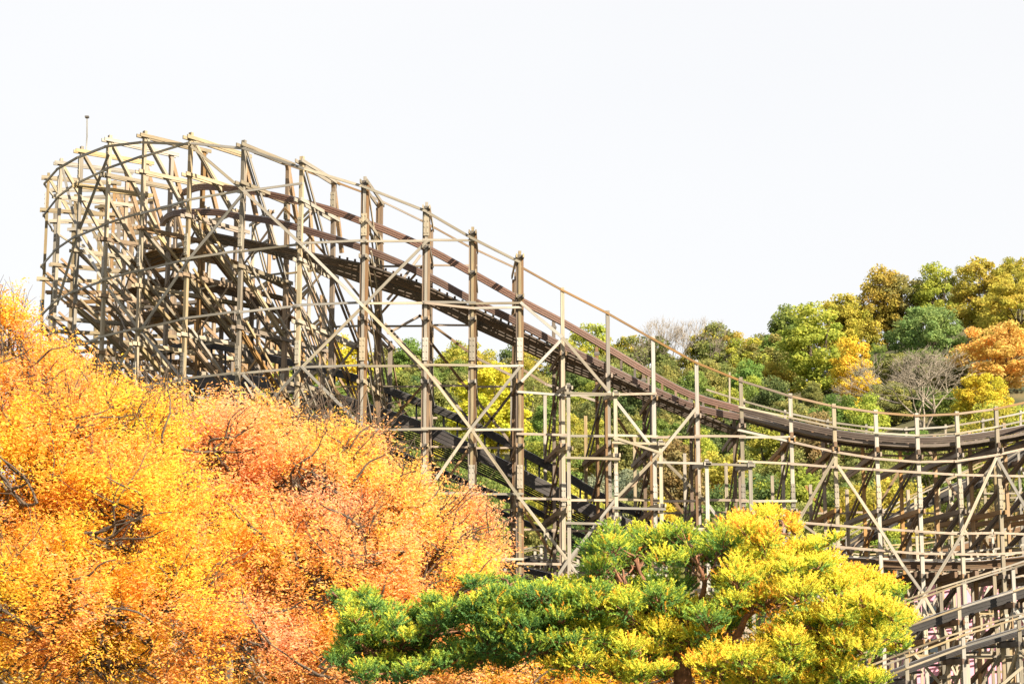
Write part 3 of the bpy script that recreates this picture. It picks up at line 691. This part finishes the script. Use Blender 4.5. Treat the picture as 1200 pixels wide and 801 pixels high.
NOTE = [  # column, row of crown centre, kind, colour, height, width scale, label
    (1085, 380, 'round', 'bluegreen', 11.5, 1.18, 'rounded blue-green tree high on the hill, left of the orange one'),
    (1172, 402, 'round', 'orange', 12, 1.2, 'broad orange tree on the hill at the right edge'),
    (1152, 338, 'tall', 'yellow', 13, 1.2, 'tall yellow tree at the hilltop above the orange tree'),
    (1192, 352, 'round', 'yellow', 12, 1.1, 'yellow crown at the right edge of the hilltop'),
    (1036, 350, 'tall', 'gold', 11, 1.0, 'golden orange tree on the ridge beside the blue-green tree'),
    (1000, 428, 'tall', 'brightyellow', 11, .95, 'bright yellow pointed tree left of the bare grey tree'),
    (1078, 448, 'bare', '', 13, 1.15, 'bare grey spreading tree on the hill below the blue-green tree'),
    (1152, 458, 'round', 'brightyellow', 9, 1.0, 'small bright yellow tree just above the right handrail'),
    (955, 395, 'tall', 'lime', 14, 1.25, 'large lime yellow tree standing forward from the ridge'),
    (985, 375, 'tall', 'yellow', 12, 1.1, 'tall yellow tree on the ridge behind the lime tree'),
    (905, 415, 'round', 'green', 11, 1.0, 'dense green tree below the ridge left of the lime tree'),
    (858, 385, 'loose', 'gold', 13, .9, 'thin golden tree on the ridge above the handrail'),
    (828, 392, 'loose', 'yellow', 12, .9, 'airy yellow tree beside the white bare trees'),
    (812, 362, 'bare', '', 15, .85, 'tall white bare tree fanning up over the ridge'),
    (776, 376, 'bare', '', 12, .8, 'smaller bare pale tree on the ridge left of the fanned one'),
    (888, 378, 'loose', 'olive', 12, .7, 'slim olive tree poking above the ridge dip'),
    (726, 405, 'loose', 'gold', 11, .9, 'thin golden tree on the ridge behind the drop'),
    (655, 420, 'loose', 'olive', 11, .95, 'thin olive tree right of the middle posts on the ridge'),
    (575, 480, 'tall', 'brightyellow', 14, 1.25, 'bright yellow tree seen through the middle of the trestle'),
    (405, 432, 'tall', 'brightyellow', 12, 1.2, 'vivid yellow tree seen through the trestle left of centre'),
    (620, 455, 'round', 'olive', 12, 1.1, 'olive tree beside the bright yellow one behind the trestle'),
    (705, 575, 'round', 'silver', 8, 1.2, 'silvery pale green bush under the drop'),
    (745, 565, 'round', 'silver', 7, 1.1, 'small silvery bush right of the larger pale bush'),
    (770, 610, 'tall', 'brightyellow', 7, 1.1, 'small bright yellow tree just above the pine'),
    (905, 590, 'round', 'lime', 8, 1.0, 'small lime tree behind the lean-to frame'),
    (1105, 612, 'round', 'russet', 6, 1.2, 'low russet shrub behind the right trestle posts'),
    (1150, 640, 'round', 'orange', 5, 1.3, 'low orange shrub left of the pink building top'),
    (330, 425, 'loose', 'silver', 9, .9, 'faint pale tree at the left end of the ridge'),
    (1125, 335, 'loose', 'olive', 11, .9, 'slim olive tree on the skyline left of the tall yellow tree'),
    (838, 396, 'tall', 'olive', 11, 1.1, 'olive tree on the ridge between the white bare tree and the thin golden one'),
    (872, 398, 'round', 'lime', 10, 1.2, 'rounded lime tree on the ridge behind the thin golden one'),
    (898, 400, 'round', 'olive', 10, 1.1, 'rounded olive tree on the ridge left of the mid green pointed one'),
    (752, 406, 'round', 'olive', 10, 1.1, 'rounded olive tree on the ridge below the small bare tree'),
    (692, 410, 'tall', 'lime', 11, 1.1, 'lime tree on the ridge seen just over the brown drop'),
    (540, 418, 'round', 'lime', 11, 1.2, 'rounded lime tree on the ridge between the two tall middle posts'),
    (462, 424, 'round', 'olive', 11, 1.2, 'rounded olive tree on the ridge left of the tall middle posts'),
    (1062, 345, 'round', 'olive', 11, 1.1, 'olive green crown on the skyline between the golden and blue-green trees'),
    (1098, 340, 'tall', 'lime', 12, 1.0, 'lime green pointed tree on the skyline behind the blue-green tree'),
    (925, 394, 'tall', 'green', 10, 1.0, 'mid green pointed tree where the ridge begins to rise'),
    (1052, 424, 'round', 'olive', 6, 1.4, 'low olive bush behind the left of the bare grey tree'),
    (1085, 420, 'round', 'green', 6, 1.4, 'low green bush behind the middle of the bare grey tree'),
    (1112, 436, 'round', 'olive', 6, 1.3, 'low olive bush at the right of the bare grey tree'),
    (1075, 462, 'round', 'darkgreen', 5, 1.6, 'low dark bush at the foot of the bare grey tree'),
    (1040, 462, 'round', 'olive', 7, 1.3, 'rounded olive bush left of the foot of the bare grey tree'),
    (1110, 466, 'round', 'green', 6, 1.3, 'rounded green bush right of the foot of the bare grey tree'),
    (1000, 368, 'round', 'yellow', 10, .9, 'small yellow crown on the ridge between lime and golden trees'),
]
random.seed(21)
for (px, py, kind, colr, H, ws, lab) in NOTE:
    EXTRA.clear(); x, y = on_hill(px, py, H * 1.12); plant(x, y, kind, colr, EXTRA.get('h', H * 1.12), ws, lab, cat='shrub' if H < 7 else 'tree', var=1 if 'white' in lab or 'smaller' in lab else 0, nm='bare_tree' if kind == 'bare' else 'hillside_tree')
WORDS = dict(yellow='yellow autumn', gold='golden autumn', orange='orange autumn', olive='olive green', green='mid green', darkgreen='dark green', lime='lime green', russet='russet brown')
cols = ['olive', 'olive', 'green', 'green', 'darkgreen', 'lime', 'lime', 'yellow', 'lime', 'russet', 'olive', 'green', 'olive']
random.seed(33)
yy = 172
FILL = []
CLEAR = [(n[0], 22 * n[5], n[1], 14) for n in NOTE if n[0] > 940 and n[1] < 470] + [(575, 22, 480, 16), (405, 20, 432, 12), (705, 20, 575, 10), (770, 12, 610, 10)]
cnt = 0
while yy < 335:
    half = yy * .29 + 10; sp = 8.2
    xx = -half + random.uniform(0, 6)
    while xx < half + 6:
        x = xx + random.uniform(-2.2, 2.2); y = yy + random.uniform(-3, 3); xx += sp * random.uniform(.85, 1.15)
        if any((x - a) ** 2 + (y - b) ** 2 < (r + 1.6) ** 2 for a, b, r in placed[:len(NOTE)]): continue
        if y < 178 and x > 30: continue
        u = 600 + 2239 * x / y; vv = 820 - 2150 * (terrain(x, y) + 5) / y
        if u < 250 or u > 1235: continue
        H = random.uniform(9.5, 13)
        if any(abs(u - a) < b + 14 and -6 < vv - c < d + 22 for a, b, c, d in CLEAR): continue
        if any(abs(u - a) < b + 18 and d + 22 <= vv - c < d + 48 for a, b, c, d in CLEAR): H = random.uniform(5, 6.5)
        nz_ = noise.noise(Vector((x * .02, y * .02, 3.3)))
        pool = cols + (['yellow', 'lime', 'lime', 'yellow'] if nz_ > .05 else ['olive', 'green', 'darkgreen'] * 2)
        if x < 20 and y < 260: pool = pool + ['green', 'olive', 'darkgreen'] * 3
        c = random.choice(pool); kind = random.choice(['round', 'round', 'tall', 'tall', 'loose'])
        band = 'near the ridge of the hill' if y > 275 else ('halfway up the hillside' if y > 225 else 'at the foot of the hill')
        sh = {'round': 'rounded', 'tall': 'upright', 'loose': 'thin airy'}[kind]
        FILL.append((plant(x, y, kind, c, H, random.uniform(.95, 1.2), 'x'), f'{sh} {WORDS[c]}', band, x / y)); cnt += 1
    yy += (7.6 if yy < 285 else 6)
ORD = ['leftmost', 'second from left', 'third from left', 'fourth from left', 'fifth from left', 'sixth from left', 'seventh from left', 'eighth from left', 'ninth from left', 'tenth from left', 'eleventh from left', 'twelfth from left'] + [w + ' from left' for w in 'thirteenth fourteenth fifteenth sixteenth seventeenth eighteenth nineteenth twentieth'.split()]
byk = {}
for f in FILL: byk.setdefault((f[1], f[2]), []).append(f)
for (lk, band), fs_ in byk.items():
    fs_.sort(key=lambda f: f[3])
    for k, f in enumerate(fs_):
        f[0]['group'] = 'trees ' + band
        f[0]['label'] = f'{lk} tree {band}' if len(fs_) == 1 else f'{ORD[min(k, 19)]} {lk} tree {band}'
print('hill trees', cnt + len(NOTE))
# ------------------------------------------------------------------ foreground autumn trees
def autumn_tree(label, basep, lobes, mat, n_spray, seed, leaf_len=.052, pale=False):
    """lobes: (column, row, distance, rx, ry in columns) ellipsoids that make up the crown"""
    rs = np.random.default_rng(seed); random.seed(seed)
    root = tag(empty('autumn_tree', basep), label, 'tree'); B0 = Vector(basep)
    L3 = []
    for (px, py, D, rx, ry) in lobes: c = at(px, py, D); k = D / FPX; L3.append((np.array(c), np.array([rx * k, rx * k * .85, ry * k])))
    vol = np.array([l[1][0] * l[1][2] for l in L3]); vol = vol / vol.sum(); counts = (vol * n_spray).astype(int)
    SP = []; SD = []; ST_ = []
    for (c, r), m in zip(L3, counts):
        d = unit(rs.normal(size=(m, 3))); d[:, 2] = np.where((d[:, 2] < -.3) & (rs.random(m) < .6), -d[:, 2], d[:, 2])
        rr = rs.uniform(.12, 1.0, m) ** .45
        # lumpy surface
        wob = 1 + rs.normal(0, .07, m) + (rs.random(m) < np.where(d[:, 2] > .1, .16, .05)) * rs.uniform(0, .34, m) + .13 * np.sin(d[:, 0] * 7 + seed) * np.cos(d[:, 2] * 6 + seed) + .09 * np.sin(d[:, 1] * 13)
        p = c + d * r * (rr * wob)[:, None]
        SP.append(p); dd = unit(d * .9 + np.array([0, 0, .75]) + rs.normal(size=(m, 3)) * .35); SD.append(dd); ST_.append(rs.normal(0, .13, m))
    SP = np.concatenate(SP); SD = np.concatenate(SD); ST_ = np.concatenate(ST_)
    nv = np.array([noise.noise(Vector(p) * .95 + Vector((seed, 0, 0))) + .5 * noise.noise(Vector(p) * 2.3) for p in SP])
    keep = nv > -.07; SP = SP[keep]; SD = SD[keep]; ST_ = ST_[keep] + .25 * nv[keep] + (.12 if pale else 0); m = len(SP); per = 13
    Ls = rs.uniform(.35, 1.05, m)
    t = np.tile(np.linspace(.08, 1, per), (m, 1)) + rs.normal(0, .03, (m, per))
    up = np.array([0, 0, 1.0])
    C3 = SP[:, None, :] + SD[:, None, :] * (t * Ls[:, None])[..., None] + rs.normal(size=(m, per, 3)) * .055
    C3[..., 2] -= (t ** 2 * Ls[:, None]) * .18
    sgn = np.where(np.arange(per) % 2, 1, -1)[None, :, None]
    side = unit(np.cross(SD, up[None, :] + rs.normal(size=(m, 3)) * .3))
    A3 = SD[:, None, :] * .6 + side[:, None, :] * sgn * .8 + rs.normal(size=(m, per, 3)) * .3; A3[..., 2] -= .25
    C2 = C3.reshape(-1, 3); A2_ = unit(A3.reshape(-1, 3)); n = len(C2)
    Bv = unit(np.cross(A2_, rs.normal(size=(n, 3))))
    ln = rs.uniform(.65, 1.25, (n, 1)) * leaf_len
    tone = np.clip(.5 + .22 * np.sin(C2[:, 0] * .9 + seed) * np.sin(C2[:, 2] * 1.1 + C2[:, 1] * .7) + np.repeat(ST_, per) + rs.normal(0, .2, n), 0, 1)
    O = np.array(basep, dtype=float)
    me = quads_mesh('foliage', C2 - O, A2_ * ln, Bv * ln * .34, tone, mat)
    o = bpy.data.objects.new('foliage', me); COL.objects.link(o); o.parent = root; o['kind'] = 'stuff'
    # trunk and limbs
    fork = B0 + Vector((.2, .1, 2.6)); paths = [limb(B0 - UPV * .3, fork, .34, .27, 5, .05)]; tw = []
    for (c, r), m_ in zip(L3, counts):
        c = Vector(c); e = c + Vector((0, 0, .2 * r[2])); P_, R_ = limb(fork, e, .19, .07, 7, .12, .06); paths.append((P_, R_))
        for _ in range(3 if r[0] > 1.0 else 0):   # boughs that come out through the near side of the crown
            d = unit(np.array([[rs.normal(0, .6), -1.0, rs.normal(.15, .35)]]))[0]; g_ = Vector(c + Vector(d * r) * 1.02); a = Vector(c) + Vector((rs.normal(0, .3), -.2, -.35 * r[2]))
            Q, RQ = limb(a, g_, .06, .03, 6, .2, .05); paths.append((Q, RQ))
            t2 = Vector((rs.choice([-1, 1]) * rs.uniform(.6, 1), rs.uniform(-.15, .1), rs.uniform(.2, .9))).normalized()
            for jj in (3, 4, 6):
                Q2, R2 = limb(Q[jj], Q[jj] + (t2 + Vector((rs.normal(0, .3), -.25, rs.normal(0, .3)))).normalized() * rs.uniform(.9, 1.9), .036, .010, 6, .22, .03); paths.append((Q2, R2))
        for _ in range(11 if r[0] > 1.0 else 4):
            a = P_[random.randint(3, 7)]; d = Vector(rnd_dirs(1)[0]); d.z = abs(d.z) * .9
            b = c + Vector((d.x * r[0], d.y * r[1], d.z * r[2])) * random.uniform(.65, .93)
            Q, RQ = limb(a, b, .06, .018, 6, .16, .05); paths.append((Q, RQ))
            for _ in range(5):
                a2 = Q[random.randint(2, 6)]; d2 = (Vector(rnd_dirs(1)[0]) + Vector((0, 0, .7)) + (b - a).normalized() * .8).normalized(); b2 = a2 + d2 * random.uniform(.7, 1.7)
                Q2, R2 = limb(a2, b2, .018, .007, 4, .12); paths.append((Q2, R2))
                for _ in range(3):
                    a3 = Q2[random.randint(1, 4)]; b3 = a3 + (d2 + Vector(rnd_dirs(1)[0]) * .7).normalized() * random.uniform(.4, .9); tw.append(limb(a3, b3, .009, .004, 3, .1))
    for nm, ps in (('trunk', paths), ('twigs', tw)):
        vs, fs = tube_data(ps); mesh_obj(nm, [v - B0 for v in vs], fs, M_BARK, root, Matrix.Translation(B0), smooth=True)
    return root
Y1 = leaf('golden_zelkova_leaf', [(0, (.60, .56, .06)), (.22, (.88, .66, .07)), (.45, (.90, .55, .08)), (.7, (.88, .45, .13)), (1, (.86, .46, .27))], nscale=.55, nw=.5, transl=.58)
Y2 = leaf('salmon_zelkova_leaf', [(0, (.84, .72, .08)), (.3, (.90, .62, .10)), (.55, (.88, .50, .17)), (.8, (.86, .47, .27)), (1, (.82, .50, .34))], nscale=.5, nw=.5, transl=.58)
autumn_tree('golden yellow and orange tree filling the left edge below the coaster turn', tuple(at(70, 800, 47).xy) + (0,),
    [(10, 480, 47, 70, 75), (-70, 430, 48, 90, 90), (80, 525, 46, 85, 65), (150, 555, 47, 75, 65), (20, 580, 45, 120, 90), (140, 620, 45, 110, 80), (60, 720, 44, 120, 90), (190, 730, 45, 90, 80), (-60, 640, 46, 100, 100), (110, 490, 48, 40, 38), (60, 455, 48, 30, 40), (0, 790, 45, 110, 60), (130, 800, 46, 100, 60), (165, 500, 48, 30, 30), (4, 410, 47, 28, 50)], Y1, 33000, 3)
autumn_tree('salmon orange tree in the middle ground behind the pine, right of the golden tree', tuple(at(330, 800, 49).xy) + (0,),
    [(270, 555, 49, 90, 75), (350, 588, 49, 92, 72), (425, 615, 49, 82, 70), (485, 648, 49, 72, 66), (548, 645, 50, 40, 50), (240, 660, 48, 110, 80), (380, 680, 47.5, 120, 90), (490, 710, 48, 95, 70), (300, 770, 47, 130, 70), (420, 790, 47, 120, 60), (545, 770, 49, 60, 60), (215, 505, 50, 40, 34), (400, 540, 50, 50, 34), (310, 520, 50, 45, 32)], Y2, 36000, 11, pale=True)
autumn_tree('golden orange tree showing in the gaps under the pine boughs at the bottom centre', tuple(at(720, 800, 52).xy) + (0,),
    [(640, 800, 52, 90, 55), (740, 805, 52, 90, 50), (840, 810, 52, 80, 48), (560, 810, 52, 70, 50)], Y1, 7000, 17)
# ------------------------------------------------------------------ pine
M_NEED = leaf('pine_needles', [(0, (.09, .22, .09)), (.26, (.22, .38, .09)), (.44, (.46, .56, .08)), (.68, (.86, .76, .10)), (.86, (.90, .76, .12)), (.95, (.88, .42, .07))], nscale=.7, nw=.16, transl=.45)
def pine():
    rs = np.random.default_rng(5); random.seed(5)
    bp = at(800, 900, 38); B0 = Vector((bp.x, bp.y, 0))
    root = tag(empty('pine_tree', B0), 'yellow green pine with layered needle boughs across the bottom right of the view', 'tree')
    pads = [(745, 640, 55, 24), (720, 655, 45, 22), (815, 640, 60, 24), (880, 625, 45, 25), (915, 612, 28, 20), (945, 655, 45, 22), (965, 635, 22, 10), (900, 690, 75, 28), (1000, 690, 40, 22), (1045, 688, 28, 14), (960, 715, 60, 24), (1035, 715, 42, 20), (1000, 750, 60, 24), (1055, 752, 26, 10), (960, 785, 60, 26), (1005, 795, 42, 16),
            (760, 700, 65, 26), (840, 720, 75, 26), (700, 712, 60, 22), (640, 697, 62, 18), (590, 692, 36, 13), (555, 680, 28, 10), (560, 718, 52, 18), (600, 725, 60, 16), (508, 735, 52, 16), (425, 706, 32, 16), (440, 728, 45, 16), (425, 752, 36, 18), (470, 755, 46, 16), (640, 756, 80, 17), (560, 768, 62, 14), (460, 783, 56, 16), (700, 745, 55, 22), (780, 752, 70, 24), (860, 768, 70, 24), (750, 785, 50, 14), (880, 797, 60, 16), (930, 750, 55, 20), (520, 705, 26, 12), (400, 700, 14, 9), (480, 728, 60, 20), (600, 748, 70, 22), (520, 768, 62, 20), (655, 722, 60, 22), (425, 770, 45, 20), (690, 770, 60, 22), (610, 705, 55, 18), (700, 690, 50, 18), (885, 658, 42, 20), (860, 655, 40, 18), (740, 725, 55, 24)]
    Cs = []; As = []; Bs = []; Ts = []; paths = []; tw = []; boughs = []
    trunk_pts, trunk_r = limb(B0 - UPV * .3, at(800, 745, 38), .30, .15, 7, .10); paths.append((trunk_pts, trunk_r))
    P2, R2 = limb(trunk_pts[-1], at(880, 660, 38.3), .13, .05, 5, .15); paths.append((P2, R2))
    split = []; nodes = list(trunk_pts[4:]) + list(P2); tp = trunk_pts[-1]
    pads.sort(key=lambda q: abs(q[0] - 790) + abs(q[1] - 730) * .5)
    for (px, py, rx, ry) in pads:
        c0 = at(px, py + ry * .5, 38 + rs.uniform(-1, 1)); src = min(nodes, key=lambda n_: (n_ - c0).length + .25 * (n_ - tp).length); r0 = .085 if (src - tp).length < 1.6 else .045
        Q0, RQ0 = limb(src, c0, r0, .022, 8, .2, .05); boughs.append((Q0, RQ0)); nodes += Q0[3:]
        for _ in range(10 if rx > 30 else 4):
            split.append((Q0, (-.20 if (px < 850 and py < 705) else (-.22 if px < 690 else (.16 if px > 870 or py > 745 else .02))), (.22 if 840 < px < 960 and py < 720 or px > 980 else (.05 if px > 720 else 0)), px + rs.uniform(-.62, .62) * rx, py + rs.uniform(-.6, .7) * ry, rx * rs.uniform(.28, .5), ry * rs.uniform(.45, .8)))  # pad tone: natural variation plus painted shade green at left, sunlit yellow right
    pads = split; paths += boughs
    for (Q0, ptone, pold, px, py, rx, ry) in pads:
        D = 38 + rs.uniform(-1.9, 2.1) + (py < 660) * .8; c = np.array(at(px, py, D)); k = D / FPX
        r = np.array([rx * k, rx * k * .8 + .3, ry * k * 1.1]); m = int(rx * ry * .30) + 22
        d = unit(rs.normal(size=(m, 3))); d[:, 2] = np.where((d[:, 2] < 0) & (rs.random(m) < .65), -d[:, 2], d[:, 2])
        p = c + d * r * (rs.uniform(.1, 1.25, m) ** .6)[:, None]
        # tufts point outwards and up
        ax = unit(d * np.array([1.0, 1.0, .4]) + np.array([0, 0, .6]) + rs.normal(size=(m, 3)) * .3)
        padtone = rs.normal(0, .09) + ptone
        per = 40
        nd = unit(ax[:, None, :] * rs.uniform(.15, 1.3, (m, per, 1)) + rs.normal(size=(m, per, 3)) * .62)
        ln = rs.uniform(.06, .115, (m, per, 1)); st_ = ax[:, None, :] * rs.uniform(-.10, .10, (m, per, 1))
        cc = p[:, None, :] + st_ + nd * ln * .5
        wv = unit(np.cross(nd.reshape(-1, 3), rs.normal(size=(m * per, 3))))
        Cs.append(cc.reshape(-1, 3)); As.append((nd * ln).reshape(-1, 3)); Bs.append(wv * .009)
        tt = .34 + padtone + np.repeat(rs.normal(0, .10, m) + .30 * d[:, 2] + .34 * (np.linalg.norm((p - c) / r, axis=1) - .8), per) + rs.normal(0, .07, m * per)  # outer growth yellower; sunlit tops and darker green shade beneath put into tone
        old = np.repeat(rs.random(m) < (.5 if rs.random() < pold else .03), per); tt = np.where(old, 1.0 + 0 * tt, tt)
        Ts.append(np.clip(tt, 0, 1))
        # bough to the pad and twigs to its tufts
        cv = Vector(c) - UPV * r[2] * .5
        Q, RQ = limb(random.choice(Q0[5:]), cv,  .026, .010, 7, .16, .05); paths.append((Q, RQ))
        for j in range(0, m, 9):
            a = Q[random.randint(5, 7)]; b = Vector(p[j]); 
            if (b - a).length < 2.2: tw.append(limb(a, b, .014, .006, 3, .14))
    C3 = np.concatenate(Cs); O = np.array(B0)
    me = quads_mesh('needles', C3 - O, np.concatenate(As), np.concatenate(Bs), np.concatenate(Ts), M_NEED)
    print('needles', len(C3))
    o = bpy.data.objects.new('needles', me); COL.objects.link(o); o.parent = root; o['kind'] = 'stuff'
    for nm, ps in (('trunk', paths), ('twigs', tw)):
        vs, fs = tube_data(ps); mesh_obj(nm, [v - B0 for v in vs], fs, M_PBARK, root, Matrix.Translation(B0), smooth=True)
pine()
